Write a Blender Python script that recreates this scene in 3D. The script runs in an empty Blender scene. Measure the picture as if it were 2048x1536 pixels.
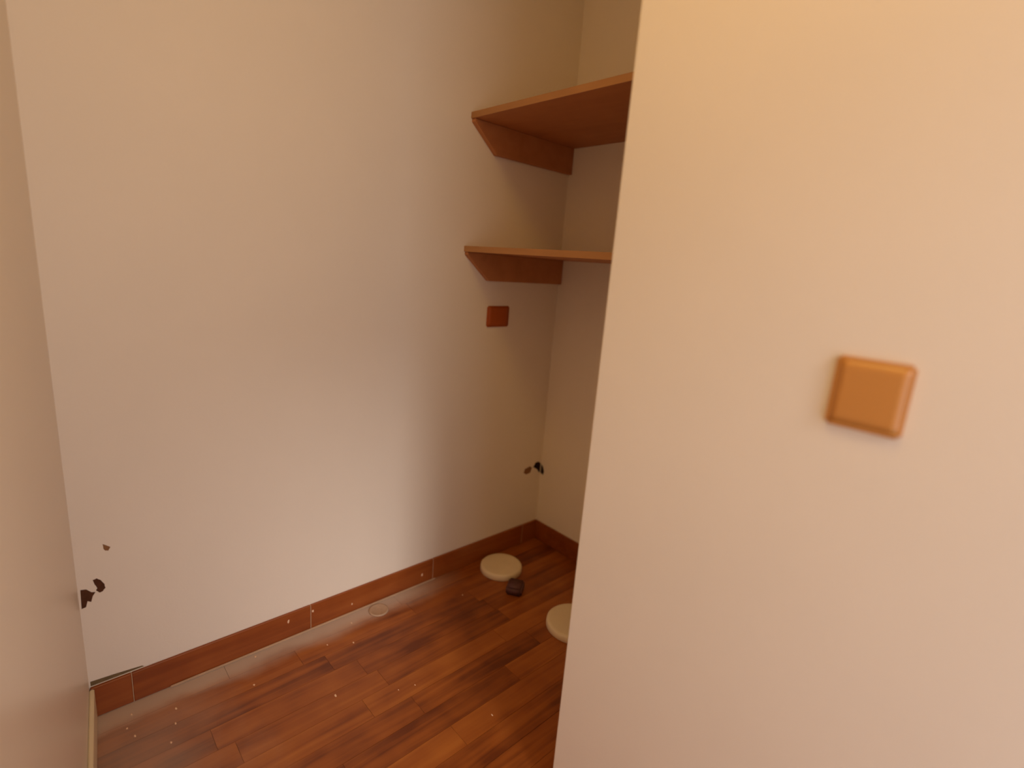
import bpy, bmesh, math, random
from mathutils import Vector, Matrix
random.seed(7)

# ------------------------------------------------------------------ camera
F_PX, YAW, PITCH, ROLL = 1046.2, 0.7564, 0.2237, 0.0786
CAM = Vector((-1.6101, -1.4796, 1.2))
fw = Vector((math.sin(YAW)*math.cos(PITCH), math.cos(YAW)*math.cos(PITCH), -math.sin(PITCH)))
rt = fw.cross(Vector((0, 0, 1))).normalized()
up = rt.cross(fw)
c_, s_ = math.cos(ROLL), math.sin(ROLL)
RT, UP = c_*rt + s_*up, -s_*rt + c_*up
scene = bpy.context.scene
col = scene.collection
cd = bpy.data.cameras.new('camera')
cam = bpy.data.objects.new('camera', cd); col.objects.link(cam)
cam.matrix_world = Matrix(((RT.x, UP.x, -fw.x, CAM.x), (RT.y, UP.y, -fw.y, CAM.y),
                           (RT.z, UP.z, -fw.z, CAM.z), (0, 0, 0, 1)))
cd.sensor_fit = 'HORIZONTAL'; cd.sensor_width = 36.0
cd.lens = F_PX/2048*36.0
cd.clip_start = 0.01
cd.dof.use_dof = True; cd.dof.focus_distance = 1.45; cd.dof.aperture_fstop = 1.15
scene.camera = cam

# ------------------------------------------------------------------ light
w = bpy.data.worlds.new('world'); scene.world = w; w.use_nodes = True
w.node_tree.nodes['Background'].inputs[0].default_value = (1.0, 0.86, 0.70, 1)
w.node_tree.nodes['Background'].inputs[1].default_value = 0.05
# overcast daylight filling the glazed door behind the photographer
ld = bpy.data.lights.new('door_daylight', 'AREA'); ld.shape = 'RECTANGLE'
ld.size = 0.80; ld.size_y = 1.95; ld.energy = 11.00; ld.color = (0.718, 0.791, 1.000)
lo = bpy.data.objects.new('door_daylight', ld); col.objects.link(lo)
lo.location = (-1.37, -2.46, 1.05); lo.rotation_euler = (math.radians(90), 0, 0)
# low hazy sun through the same door
sd = bpy.data.lights.new('hazy_sun', 'SUN'); sd.energy = 1.00; sd.angle = math.radians(15)
sd.color = (1.000, 0.950, 0.920)
so = bpy.data.objects.new('hazy_sun', sd); col.objects.link(so)
so.rotation_euler = Vector((-0.20, -1.0, 0.60)).to_track_quat('Z', 'Y').to_euler()
# unseen warm fill disc, added below the ceiling to brighten niche and walls
cl_ = bpy.data.lights.new('warm_fill', 'AREA'); cl_.shape = 'DISK'; cl_.size = 0.45; cl_.energy = 5.40; cl_.color = (1.000, 0.648, 0.148)
co = bpy.data.objects.new('warm_fill', cl_); col.objects.link(co); co.location = (-1.36, -1.20, 2.46)
scene.view_settings.view_transform = 'Standard'
scene.view_settings.look = 'None'
scene.view_settings.gamma = 1.0
scene.view_settings.use_curve_mapping = False
scene.view_settings.exposure = 0.0

# ------------------------------------------------------------------ helpers
def ray(px, py):
    return (px-1024)/F_PX*RT - (py-768)/F_PX*UP + fw
def on(px, py, ax, val=0.0):
    v = ray(px, py); t = (val-CAM[ax])/v[ax]; return CAM + t*v

def tag(o, label=None, cat=None, group=None, kind=None):
    if label: o['label'] = label
    if cat: o['category'] = cat
    if group: o['group'] = group
    if kind: o['kind'] = kind
    return o
def link(name, bm, m, parent=None, smooth=False):
    me = bpy.data.meshes.new(name)
    bmesh.ops.recalc_face_normals(bm, faces=bm.faces)
    bm.to_mesh(me); bm.free()
    if m: me.materials.append(m)
    if smooth:
        for p in me.polygons: p.use_smooth = True
    o = bpy.data.objects.new(name, me); col.objects.link(o)
    if parent: o.parent = parent
    return o
def prism(poly, z0, z1, bev=0.0, seg=2):
    """poly: list of (x,y) extruded in z"""
    bm = bmesh.new()
    vs = [bm.verts.new((x, y, z0)) for x, y in poly]
    f = bm.faces.new(vs)
    r = bmesh.ops.extrude_face_region(bm, geom=[f])
    for v in r['geom']:
        if isinstance(v, bmesh.types.BMVert): v.co.z = z1
    if bev: bmesh.ops.bevel(bm, geom=bm.edges[:], offset=bev, segments=seg, affect='EDGES', clamp_overlap=True)
    return bm
def box(x0, x1, y0, y1, z0, z1, bev=0.0, seg=2):
    return prism([(x0, y0), (x1, y0), (x1, y1), (x0, y1)], z0, z1, bev, seg)
def lathe(profile, n=48):
    bm = bmesh.new()
    rings = []
    for r, z in profile:
        if r < 1e-6: rings.append([bm.verts.new((0, 0, z))])
        else: rings.append([bm.verts.new((r*math.cos(2*math.pi*i/n), r*math.sin(2*math.pi*i/n), z)) for i in range(n)])
    for a, b in zip(rings, rings[1:]):
        for i in range(n):
            j = (i+1) % n
            q = []
            for v in (a[i % len(a)], a[j % len(a)], b[j % len(b)], b[i % len(b)]):
                if v not in q: q.append(v)
            if len(q) > 2: bm.faces.new(q)
    return bm

# ------------------------------------------------------------------ materials
def mat(name, c, rough=0.6, spec=0.5, noise=0.0, nscale=6.0, bump=0.0, bscale=180.0, coat=0.0):
    m = bpy.data.materials.new(name); m.use_nodes = True
    nt = m.node_tree; b = nt.nodes['Principled BSDF']
    b.inputs['Base Color'].default_value = (*c, 1)
    b.inputs['Roughness'].default_value = rough
    b.inputs['Specular IOR Level'].default_value = spec
    b.inputs['Coat Weight'].default_value = coat
    g = nt.nodes.new('ShaderNodeNewGeometry')
    if noise:
        n = nt.nodes.new('ShaderNodeTexNoise'); n.inputs['Scale'].default_value = nscale; n.inputs['Detail'].default_value = 4
        nt.links.new(g.outputs['Position'], n.inputs['Vector'])
        mx = nt.nodes.new('ShaderNodeMix'); mx.data_type = 'RGBA'
        mx.inputs[6].default_value = (*[min(1, v*(1-noise)) for v in c], 1)
        mx.inputs[7].default_value = (*[min(1, v*(1+noise)) for v in c], 1)
        nt.links.new(n.outputs['Fac'], mx.inputs[0]); nt.links.new(mx.outputs[2], b.inputs['Base Color'])
    if bump:
        n2 = nt.nodes.new('ShaderNodeTexNoise'); n2.inputs['Scale'].default_value = bscale; n2.inputs['Detail'].default_value = 2
        nt.links.new(g.outputs['Position'], n2.inputs['Vector'])
        bp = nt.nodes.new('ShaderNodeBump'); bp.inputs['Strength'].default_value = bump; bp.inputs['Distance'].default_value = 0.002
        nt.links.new(n2.outputs['Fac'], bp.inputs['Height']); nt.links.new(bp.outputs['Normal'], b.inputs['Normal'])
    return m

WALLC = (0.910, 0.780, 0.620)
M_wall = mat('cream_wall_paint', WALLC, 0.75, 0.3, noise=0.025, nscale=5, bump=0.12)
M_gloss = mat('cream_satin_paint', WALLC, 0.33, 0.5, noise=0.02, nscale=4, bump=0.05)
M_skirt_cream = mat('cream_skirting_paint', (0.80, 0.64, 0.42), 0.5, 0.4, noise=0.05, nscale=14)
M_ceil = mat('ceiling_paint', (0.82, 0.74, 0.64), 0.9, 0.2, noise=0.02)
M_hole = mat('bare_plaster_brown', (0.10, 0.038, 0.018), 0.95, 0.1, noise=0.35, nscale=90)
M_holed = mat('bare_hole_dark', (0.03, 0.012, 0.006), 0.95, 0.1, noise=0.3, nscale=90)
M_smear = mat('scuffed_plaster', (0.30, 0.14, 0.06), 0.95, 0.1, noise=0.3, nscale=120)
M_gap = mat('dusty_gap', (0.20, 0.13, 0.06), 0.95, 0.1, noise=0.3, nscale=70)
M_disc = mat('cream_plastic', (0.88, 0.70, 0.46), 0.5, 0.4, noise=0.06, nscale=25)
M_block = mat('dark_plum_plastic', (0.115, 0.042, 0.038), 0.55, 0.4, noise=0.15, nscale=60)
M_amber = mat('amber_plastic', (0.62, 0.26, 0.055), 0.30, 0.5, noise=0.04, nscale=30)
M_rust = mat('dark_amber_plastic', (0.42, 0.080, 0.004), 0.5, 0.4, noise=0.1, nscale=60)
M_dustring = mat('greyish_film', (0.50, 0.32, 0.20), 0.5, 0.4, noise=0.15, nscale=80)
M_fleck = mat('pale_paint_fleck', (0.85, 0.55, 0.34), 0.7, 0.3)
M_grout = mat('pale_grout', (0.56, 0.36, 0.22), 0.8, 0.3, noise=0.2, nscale=40)
M_white = mat('white_gloss_frame', (0.85, 0.8, 0.72), 0.4, 0.5, noise=0.02)

def wood(name, dark, mid, light, rough, scale=(1.4, 26, 26), rnd=0.35, dust=False, coat=0.0):
    m = bpy.data.materials.new(name); m.use_nodes = True
    nt = m.node_tree; N = nt.nodes; Lk = nt.links.new; b = N['Principled BSDF']
    g = N.new('ShaderNodeNewGeometry'); oi = N.new('ShaderNodeObjectInfo')
    mul = N.new('ShaderNodeMath'); mul.operation = 'MULTIPLY'; mul.inputs[1].default_value = 40.0
    Lk(oi.outputs['Random'], mul.inputs[0])
    add = N.new('ShaderNodeVectorMath'); add.operation = 'ADD'
    Lk(g.outputs['Position'], add.inputs[0]); Lk(mul.outputs[0], add.inputs[1])
    mp = N.new('ShaderNodeMapping'); mp.inputs['Scale'].default_value = scale
    Lk(add.outputs[0], mp.inputs['Vector'])
    n = N.new('ShaderNodeTexNoise'); n.inputs['Scale'].default_value = 1.6; n.inputs['Detail'].default_value = 5; n.inputs['Distortion'].default_value = 0.6
    Lk(mp.outputs[0], n.inputs['Vector'])
    n3 = N.new('ShaderNodeTexNoise'); n3.inputs['Scale'].default_value = 9.0; n3.inputs['Detail'].default_value = 2
    Lk(add.outputs[0], n3.inputs['Vector'])
    a1 = N.new('ShaderNodeMath'); a1.operation = 'MULTIPLY_ADD'; a1.inputs[1].default_value = 0.75
    Lk(n.outputs['Fac'], a1.inputs[0])
    a2 = N.new('ShaderNodeMath'); a2.operation = 'MULTIPLY_ADD'; a2.inputs[1].default_value = rnd; a2.inputs[2].default_value = -rnd/2 - 0.12
    Lk(oi.outputs['Random'], a2.inputs[0])
    a3 = N.new('ShaderNodeMath'); a3.operation = 'MULTIPLY_ADD'; a3.inputs[1].default_value = 0.5
    Lk(n3.outputs['Fac'], a3.inputs[0]); Lk(a2.outputs[0], a3.inputs[2]); Lk(a3.outputs[0], a1.inputs[2])
    cr = N.new('ShaderNodeValToRGB'); e = cr.color_ramp.elements
    e[0].position = 0.25; e[0].color = (*dark, 1); e[1].position = 0.78; e[1].color = (*light, 1)
    e2 = e.new(0.5); e2.color = (*mid, 1)
    Lk(a1.outputs[0], cr.inputs[0])
    out = cr.outputs[0]
    b.inputs['Roughness'].default_value = rough
    b.inputs['Coat Weight'].default_value = coat
    if dust:
        # plaster dust swept against the long wall and in the corner by the side wall
        sx = N.new('ShaderNodeSeparateXYZ'); Lk(g.outputs['Position'], sx.inputs[0])
        nd = N.new('ShaderNodeTexNoise'); nd.inputs['Scale'].default_value = 7.0; nd.inputs['Detail'].default_value = 4
        Lk(g.outputs['Position'], nd.inputs['Vector'])
        w1 = N.new('ShaderNodeMath'); w1.operation = 'MULTIPLY_ADD'; w1.inputs[1].default_value = 0.07; w1.inputs[2].default_value = -0.035
        Lk(nd.outputs['Fac'], w1.inputs[0])
        yy = N.new('ShaderNodeMath'); yy.operation = 'ADD'; Lk(sx.outputs['Y'], yy.inputs[0]); Lk(w1.outputs[0], yy.inputs[1])
        r1 = N.new('ShaderNodeMapRange'); r1.interpolation_type = 'SMOOTHSTEP'
        r1.inputs['From Min'].default_value = -0.115; r1.inputs['From Max'].default_value = -0.03; r1.inputs['To Max'].default_value = 0.85
        Lk(yy.outputs[0], r1.inputs['Value'])
        r2 = N.new('ShaderNodeMapRange'); r2.interpolation_type = 'SMOOTHSTEP'
        r2.inputs['From Min'].default_value = -0.40; r2.inputs['From Max'].default_value = -0.75
        Lk(sx.outputs['X'], r2.inputs['Value'])
        m1 = N.new('ShaderNodeMath'); m1.operation = 'MULTIPLY'; Lk(r1.outputs[0], m1.inputs[0]); Lk(r2.outputs[0], m1.inputs[1])
        xx = N.new('ShaderNodeMath'); xx.operation = 'MULTIPLY_ADD'; xx.inputs[1].default_value = 4.0
        Lk(w1.outputs[0], xx.inputs[0]); Lk(sx.outputs['X'], xx.inputs[2])
        r3 = N.new('ShaderNodeMapRange'); r3.interpolation_type = 'SMOOTHSTEP'
        r3.inputs['From Min'].default_value = -1.22; r3.inputs['From Max'].default_value = -1.55; r3.inputs['To Max'].default_value = 0.30
        Lk(xx.outputs[0], r3.inputs['Value'])
        mxm = N.new('ShaderNodeMath'); mxm.operation = 'MAXIMUM'; Lk(m1.outputs[0], mxm.inputs[0]); Lk(r3.outputs[0], mxm.inputs[1])
        mx = N.new('ShaderNodeMix'); mx.data_type = 'RGBA'; mx.inputs[7].default_value = (0.62, 0.48, 0.37, 1)
        Lk(mxm.outputs[0], mx.inputs[0]); Lk(out, mx.inputs[6]); out = mx.outputs[2]
    Lk(out, b.inputs['Base Color'])
    return m
M_plank = wood('red_brown_plank', (0.15, 0.030, 0.004), (0.32, 0.080, 0.010), (0.44, 0.130, 0.018), 0.40, rnd=0.24, dust=True)
M_skirt = wood('red_brown_skirting', (0.22, 0.045, 0.006), (0.30, 0.068, 0.010), (0.36, 0.095, 0.016), 0.42, rnd=0.15)
M_shelf = wood('brown_shelf_board', (0.44, 0.16, 0.045), (0.50, 0.185, 0.055), (0.55, 0.215, 0.065), 0.6, scale=(14, 2, 14), rnd=0.1)
M_edge = wood('shelf_edge_band', (0.42, 0.19, 0.06), (0.46, 0.21, 0.068), (0.50, 0.24, 0.08), 0.6, scale=(14, 2, 14), rnd=0.1)
M_sub = mat('subfloor_dark', (0.06, 0.025, 0.012), 0.9, 0.1, noise=0.2)

# ------------------------------------------------------------------ room shell
L = -1.5857            # corner of the long wall with the satin side wall
XP, YP = -0.8148, -0.8729   # free edge of the partition
YR, CZ, BB, BT = -2.40, 2.50, 0.0874, 0.009
W0 = 0.09
def w0x(y): return L + y*math.tan(W0)

fl = tag(link('floor', box(-2.45, 0.12, YR-0.25, 0.12, -0.06, -0.0085), M_sub), kind='structure',
         label='red-brown wooden strip floor with plaster dust along the wall')
tag(link('ceiling', box(-2.45, 0.12, YR-0.25, 0.12, CZ, CZ+0.08), M_ceil), kind='structure')

def wall_with_holes(name, u0, u1, v0, v1, holes, frame, thick, m):
    """front face in (u,v) with real recesses; frame(u,v,d) -> xyz, d = depth into the wall"""
    bm = bmesh.new(); edges = []
    def loop(pts, d=0.0):
        vs = [bm.verts.new(frame(u, v, d)) for u, v in pts]
        es = [bm.edges.new((vs[i], vs[(i+1) % len(vs)])) for i in range(len(vs))]
        return vs, es
    ov, oe = loop([(u0, v0), (u1, v0), (u1, v1), (u0, v1)]); edges += oe
    hl = []
    for pts, dep, mm in holes:
        hv, he = loop(pts); edges += he; hl.append((hv, pts, dep))
    bmesh.ops.triangle_fill(bm, edges=edges, use_beauty=True)
    for hv, pts, dep in hl:
        iv = [bm.verts.new(frame(u, v, dep)) for u, v in pts]
        for i in range(len(hv)):
            j = (i+1) % len(hv); bm.faces.new((hv[i], hv[j], iv[j], iv[i]))
        bm.faces.new(iv)
    bk = [bm.verts.new(frame(u, v, thick)) for u, v in [(u0, v0), (u1, v0), (u1, v1), (u0, v1)]]
    for i in range(4):
        j = (i+1) % 4; bm.faces.new((ov[i], ov[j], bk[j], bk[i]))
    bm.faces.new(bk[::-1])
    o = link(name, bm, m); tag(o, kind='structure')
    # bare core showing at the bottom of each recess
    for pts, dep, mm in holes:
        b2 = bmesh.new()
        cu = sum(p[0] for p in pts)/len(pts); cv = sum(p[1] for p in pts)/len(pts)
        sh = [(cu+(u-cu)*0.995, cv+(v-cv)*0.995) for u, v in pts]
        fr = [b2.verts.new(frame(u, v, 0.0008)) for u, v in sh]
        bc = [b2.verts.new(frame(u, v, dep-0.0004)) for u, v in sh]
        b2.faces.new(fr); b2.faces.new(bc[::-1])
        for i in range(len(fr)):
            j = (i+1) % len(fr); b2.faces.new((fr[i], fr[j], bc[j], bc[i]))
        link('bare_plaster', b2, mm, o)
    return o

def jag(pts, amp):
    out = []
    for i, (a, b) in enumerate(pts):
        c, d = pts[(i+1) % len(pts)]
        out.append((a, b)); out.append(((a+c)/2+random.uniform(-amp, amp), (b+d)/2+random.uniform(-amp, amp)))
    return out
def px_w1(pts, du=0.0, umin=L+0.002, umax=-0.0015):
    r = []
    for x, y in pts:
        p = on(x, y, 1); r.append((min(umax, max(umin, p.x+du)), p.z))
    return r
hA = px_w1([(142, 1185.4), (154, 1184), (165, 1189.5), (173.4, 1189), (167.5, 1198), (164.6, 1209.4), (157, 1208), (154, 1220), (145, 1224)], 0.017)
hB = jag(px_w1([(174.5, 1163), (182.7, 1159.6), (190.4, 1162.5), (199, 1171), (201, 1178.4), (195.6, 1185.4), (188.6, 1188.3), (181.6, 1184.2), (184, 1179.5), (179, 1172.5)], 0.010), 0.0008)
hC = jag(px_w1([(205, 1088), (212, 1090.5), (221, 1094), (216.7, 1101.6), (211, 1101.6), (206.8, 1097.5)], 0.0), 0.001)
hD = [(L+0.003, BB+0.001), (L+0.05, BB+0.001), (L+0.115, BB+0.0015), (L+0.11, BB+0.006), (L+0.055, BB+0.0115), (L+0.003, BB+0.015)]
hE = [(-0.048, 0.347), (-0.036, 0.366), (-0.018, 0.368), (-0.0015, 0.356), (-0.0015, 0.312), (-0.012, 0.318), (-0.022, 0.332), (-0.034, 0.340)]
hF = jag([(-0.105, 0.333), (-0.098, 0.350), (-0.070, 0.356), (-0.054, 0.346), (-0.062, 0.325), (-0.090, 0.322)], 0.002)
wb = wall_with_holes('wall_back', L, 0.0, 0.0, CZ,
    [(hA, 0.022, M_hole), (hB, 0.012, M_hole), (hC, 0.003, M_smear), (hD, 0.010, M_gap), (hE, 0.030, M_holed), (hF, 0.004, M_smear)],
    lambda u, v, d: (u, d, v), 0.12, M_wall)
hG = [(0.0015, 0.354), (0.014, 0.343), (0.022, 0.325), (0.018, 0.306), (0.0015, 0.312)]
we = wall_with_holes('wall_niche', 0.0, -YP, 0.0, CZ, [(hG, 0.030, M_holed)],
    lambda u, v, d: (d, -u, v), 0.12, M_wall)
wp = link('wall_partition', box(XP, 0.12, YR, YP, 0.0, CZ, 0.004, 2), M_wall); tag(wp, kind='structure')
wl = link('wall_left', prism([(L, 0.0), (w0x(YR), YR), (w0x(YR)-0.10, YR), (L-0.10, 0.0)], 0.0, CZ), M_gloss)
tag(wl, kind='structure')
# rear wall with the glazed door opening
DX0, DX1, DZ = -1.80, -0.95, 2.10
o1 = link('wall_rear', prism([(-2.45, YR-0.14), (DX0, YR-0.14), (DX0, YR), (-2.45, YR)], 0.0, CZ), M_wall)
tag(o1, kind='structure')
for nm, a, b, z0, z1 in (('wall_pier', DX1, 0.12, 0.0, CZ), ('wall_lintel', DX0, DX1, DZ, CZ)):
    link(nm, box(a, b, YR-0.14, YR, z0, z1), M_wall, o1)
dr = link('door_1', box(DX0, DX0+0.03, YR-0.12, YR-0.06, 0.0, DZ), M_white); tag(dr, kind='structure')
link('door_frame', box(DX1-0.03, DX1, YR-0.12, YR-0.06, 0.0, DZ), M_white, dr)
link('door_head', box(DX0+0.03, DX1-0.03, YR-0.12, YR-0.06, DZ-0.03, DZ), M_white, dr)

# floor planks: strips parallel to the long wall
PW = -YP/12
row = 0
y1 = 0.0
while y1 > YR+0.01:
    y0 = max(YR, y1-PW); g = 0.00035
    ya, yb = y0+g, y1-g
    xe = -0.001 if (y0+y1)/2 > YP else XP-0.001
    xs_a, xs_b = w0x(ya)+0.001, w0x(yb)+0.001
    x = xe
    first = random.uniform(0.12, 0.55)
    while True:
        ln = first if x == xe else random.uniform(0.38, 0.62)
        nx = x-ln
        last = nx < max(xs_a, xs_b)+0.15
        if last: poly = [(xs_a, ya), (x-g, ya), (x-g, yb), (xs_b, yb)]
        else: poly = [(nx+g, ya), (x-g, ya), (x-g, yb), (nx+g, yb)]
        bm = prism(poly, -0.0085, random.uniform(-0.0004, 0.0))
        link('plank', bm, M_plank, fl)
        if last: break
        x = nx
    y1 = y0; row += 1

# skirting of the long wall in pieces, with pale joints
sk = tag(bpy.data.objects.new('baseboard_back', None), kind='structure'); col.objects.link(sk)
js = [L+0.0006, -1.500, -1.030, -0.560, -0.090, -0.0005]
for a, b in zip(js, js[1:]):
    link('skirting_piece', box(a+0.0008, b-0.0008, -BT, -0.0005, 0.0005, BB, 0.0015, 1), M_skirt, sk)
for j in js[1:-1]:
    link('joint', box(j-0.0008, j+0.0008, -BT+0.0006, -0.0005, 0.0005, BB-0.001), M_grout, sk)
link('grout_bead', box(-1.42, -0.55, -BT-0.006, -BT-0.0003, 0.0002, 0.006, 0.002, 2), M_grout, sk)
sk2 = tag(bpy.data.objects.new('baseboard_niche', None), kind='structure'); col.objects.link(sk2)
link('skirting_piece', box(-BT, -0.0005, -0.42, -BT-0.001, 0.0005, BB, 0.0015, 1), M_skirt, sk2)
link('skirting_piece', box(-BT, -0.0005, YP+0.001, -0.4215, 0.0005, BB, 0.0015, 1), M_skirt, sk2)
# cream painted skirting on the side wall
def off(y, d): return (w0x(y)+d/math.cos(W0), y)
s3 = link('baseboard_left', prism([off(-0.0105, 0.0005), off(YR+0.002, 0.0005), off(YR+0.002, 0.010), off(-0.0105, 0.010)], 0.004, BB, 0.002, 2), M_skirt_cream)
tag(s3, kind='structure')

# ------------------------------------------------------------------ shelves
D, TH, CH, CX = 0.4895, 0.0193, 0.0944, 0.1052
def shelf(z, label, screw):
    r = bpy.data.objects.new('wall_shelf', None); col.objects.link(r); r.location = (-D/2, YP/2, z)
    tag(r, label, 'shelf', 'boards in the niche')
    def put(o):
        o.parent = r; o.matrix_parent_inverse = Matrix.Translation(-Vector(r.location)); return o
    put(link('board', box(-D+0.002, -0.0005, YP+0.001, -0.0005, z, z+TH, 0.001, 1), M_shelf))
    put(link('edge_band', box(-D, -D+0.002, YP+0.001, -0.0005, z, z+TH, 0.0006, 1), M_edge))
    def cleat(ya, yb):
        bm = bmesh.new()
        pts = [(-D+0.004, z-0.0005), (-0.0008, z-0.0005), (-0.0008, z-CH), (-D+CX, z-CH), (-D+0.004, z-0.010)]
        a = [bm.verts.new((x, ya, zz)) for x, zz in pts]; b = [bm.verts.new((x, yb, zz)) for x, zz in pts]
        bm.faces.new(a); bm.faces.new(b[::-1])
        for i in range(5):
            j = (i+1) % 5; bm.faces.new((a[i], a[j], b[j], b[i]))
        bmesh.ops.bevel(bm, geom=bm.edges[:], offset=0.001, segments=1, affect='EDGES')
        return put(link('cleat', bm, M_shelf))
    cl = cleat(-0.019, -0.0005)
    cleat(YP+0.001, YP+0.0195)
    if screw:
        bm = lathe([(0, 0.003), (0.006, 0.0028), (0.0095, 0.0012), (0.010, 0.0), (0, 0.0)], 20)
        bmesh.ops.rotate(bm, verts=bm.verts, cent=(0, 0, 0), matrix=Matrix.Rotation(math.radians(90), 3, 'X'))
        bmesh.ops.translate(bm, verts=bm.verts, vec=(-0.275, -0.0190, z-0.052))
        s = link('screw_cap', bm, mat('pale_screw_cap', (0.42, 0.20, 0.09), 0.5), None, True)
        s.parent = cl; s.matrix_parent_inverse = Matrix.Translation(-Vector(r.location))
    return r
shelf(1.6516, 'brown wooden niche shelf, the upper one, with slanted cleats below it', False)
shelf(1.2310, 'brown wooden niche shelf just above the small dark rust-brown plate', True)

# ------------------------------------------------------------------ plates on the walls
def plate(name, size, high, depth, m, label, mw):
    r = bpy.data.objects.new(name, None); col.objects.link(r); r.matrix_world = mw
    tag(r, label, 'wall plate')
    h, hv = size/2, high/2
    bm = box(-h, h, -hv, hv, 0.0003, depth)
    ve = [e for e in bm.edges if abs(e.verts[0].co.z-e.verts[1].co.z) > 1e-5]
    bmesh.ops.bevel(bm, geom=ve, offset=0.004, segments=4, affect='EDGES')
    te = [e for e in bm.edges if e.verts[0].co.z > depth-1e-5 and e.verts[1].co.z > depth-1e-5]
    bmesh.ops.bevel(bm, geom=te, offset=0.002, segments=3, affect='EDGES')
    link('frame', bm, m, r)
    k = h*0.90
    bm = bmesh.new(); n = 8; vs = {}
    for i in range(n+1):
        for j in range(n+1):
            x, y = -k+2*k*i/n, (-k+2*k*j/n)
            vs[i, j] = bm.verts.new((x, y*hv/h, depth+0.0002+0.0006*(1-(x/k)**2)*(1-(y/k)**2)))
    for i in range(n):
        for j in range(n): bm.faces.new((vs[i, j], vs[i+1, j], vs[i+1, j+1], vs[i, j+1]))
    bd = [e for e in bm.edges if e.is_boundary]
    ex = bmesh.ops.extrude_edge_only(bm, edges=bd)
    for v in ex['geom']:
        if isinstance(v, bmesh.types.BMVert): v.co.z = depth-0.0006
    link('rocker', bm, m, r, True)
    return r
# local z = out of the wall, local y = up
mw = Matrix(((0, 0, -1, XP), (-1, 0, 0, -1.3127), (0, 1, 0, 1.0698), (0, 0, 0, 1)))
plate('light_switch', 0.0872, 0.094, 0.007, M_amber, 'amber orange square switch plate on the cream partition wall', mw)
mw = Matrix(((1, 0, 0, -0.3158), (0, 0, -1, 0.0), (0, 1, 0, 1.0077), (0, 0, 0, 1)))
plate('switch_plate', 0.106, 0.077, 0.006, M_rust, 'small dark rust-brown plate on the wall under the lower niche shelf', mw)

# ------------------------------------------------------------------ things on the floor
def lid(x, y, r, label):
    bm = lathe([(0, 0.0215), (r*0.55, 0.0225), (r*0.86, 0.0245), (r*0.95, 0.0240), (r*0.99, 0.0200), (r, 0.012), (r, 0.002), (r*0.985, 0.0003), (0, 0.0003)], 56)
    o = link('round_lid', bm, M_disc, None, True); o.location = (x, y, 0)
    return tag(o, label, 'lid', 'round lids on the niche floor')
lid(-0.300, -0.112, 0.084, 'cream round lid on the floor beside the small dark block')
lid(-0.322, -0.518, 0.095, 'cream round lid on the floor half hidden by the partition')
bm = box(-0.034, 0.034, -0.030, 0.030, 0.0003, 0.034, 0.006, 3)
o = link('plastic_block', bm, M_block, None, True); o.location = (-0.352, -0.252, 0); o.rotation_euler = (0, 0, math.radians(35))
tag(o, 'small dark plum block on the floor touching the cream lid', 'block')
bm = lathe([(0, 0.0015), (0.022, 0.0015), (0.026, 0.003), (0.030, 0.0045), (0.033, 0.003), (0.034, 0.0003), (0, 0.0003)], 40)
o = link('clear_cap', bm, M_dustring, None, True); o.location = (-0.812, -0.052, 0)
tag(o, 'thin dusty plastic cap lying on floor beside the long skirting', 'cap')

# paint flecks dropped on floor and skirting
def fleck(p, r, par, vert=False):
    bm = bmesh.new(); n = 7
    vs = []
    for i in range(n):
        a = 2*math.pi*i/n; q = r*random.uniform(0.6, 1.1)
        vs.append((q*0.6*math.cos(a), q*math.sin(a)))
    if vert:
        lo_ = [bm.verts.new((p.x+a, -BT-0.0002, p.z+b)) for a, b in vs]
        hi = [bm.verts.new((p.x+a*.7, -BT-0.0012, p.z+b*.7)) for a, b in vs]
    else:
        lo_ = [bm.verts.new((p.x+a, p.y+b, 0.0001)) for a, b in vs]
        hi = [bm.verts.new((p.x+a*.7, p.y+b*.7, 0.0011)) for a, b in vs]
    bm.faces.new(hi)
    for i in range(n):
        j = (i+1) % n; bm.faces.new((lo_[i], lo_[j], hi[j], hi[i]))
    link('paint_fleck', bm, M_fleck, par)
for x, y, r in [(671, 1391, .006), (508, 1370, .005), (707, 1285, .005), (703, 1246, .005), (511, 1313, .005), (352, 1417, .005), (351, 1447, .004),
                (263, 1429, .005), (254, 1457, .004), (342, 1485, .004), (270, 1472, .005), (984, 1430, .005), (655, 1290, .004), (925, 1190, .004), (797, 1380, .003), (830, 1370, .003)]:
    fleck(on(x, y, 2), r, fl)
for x, y, r in [(577, 1243, .007), (844, 1150, .009), (704, 1208, .005), (626, 1222, .007)]:
    fleck(on(x, y, 1, -BT), r, sk, True)
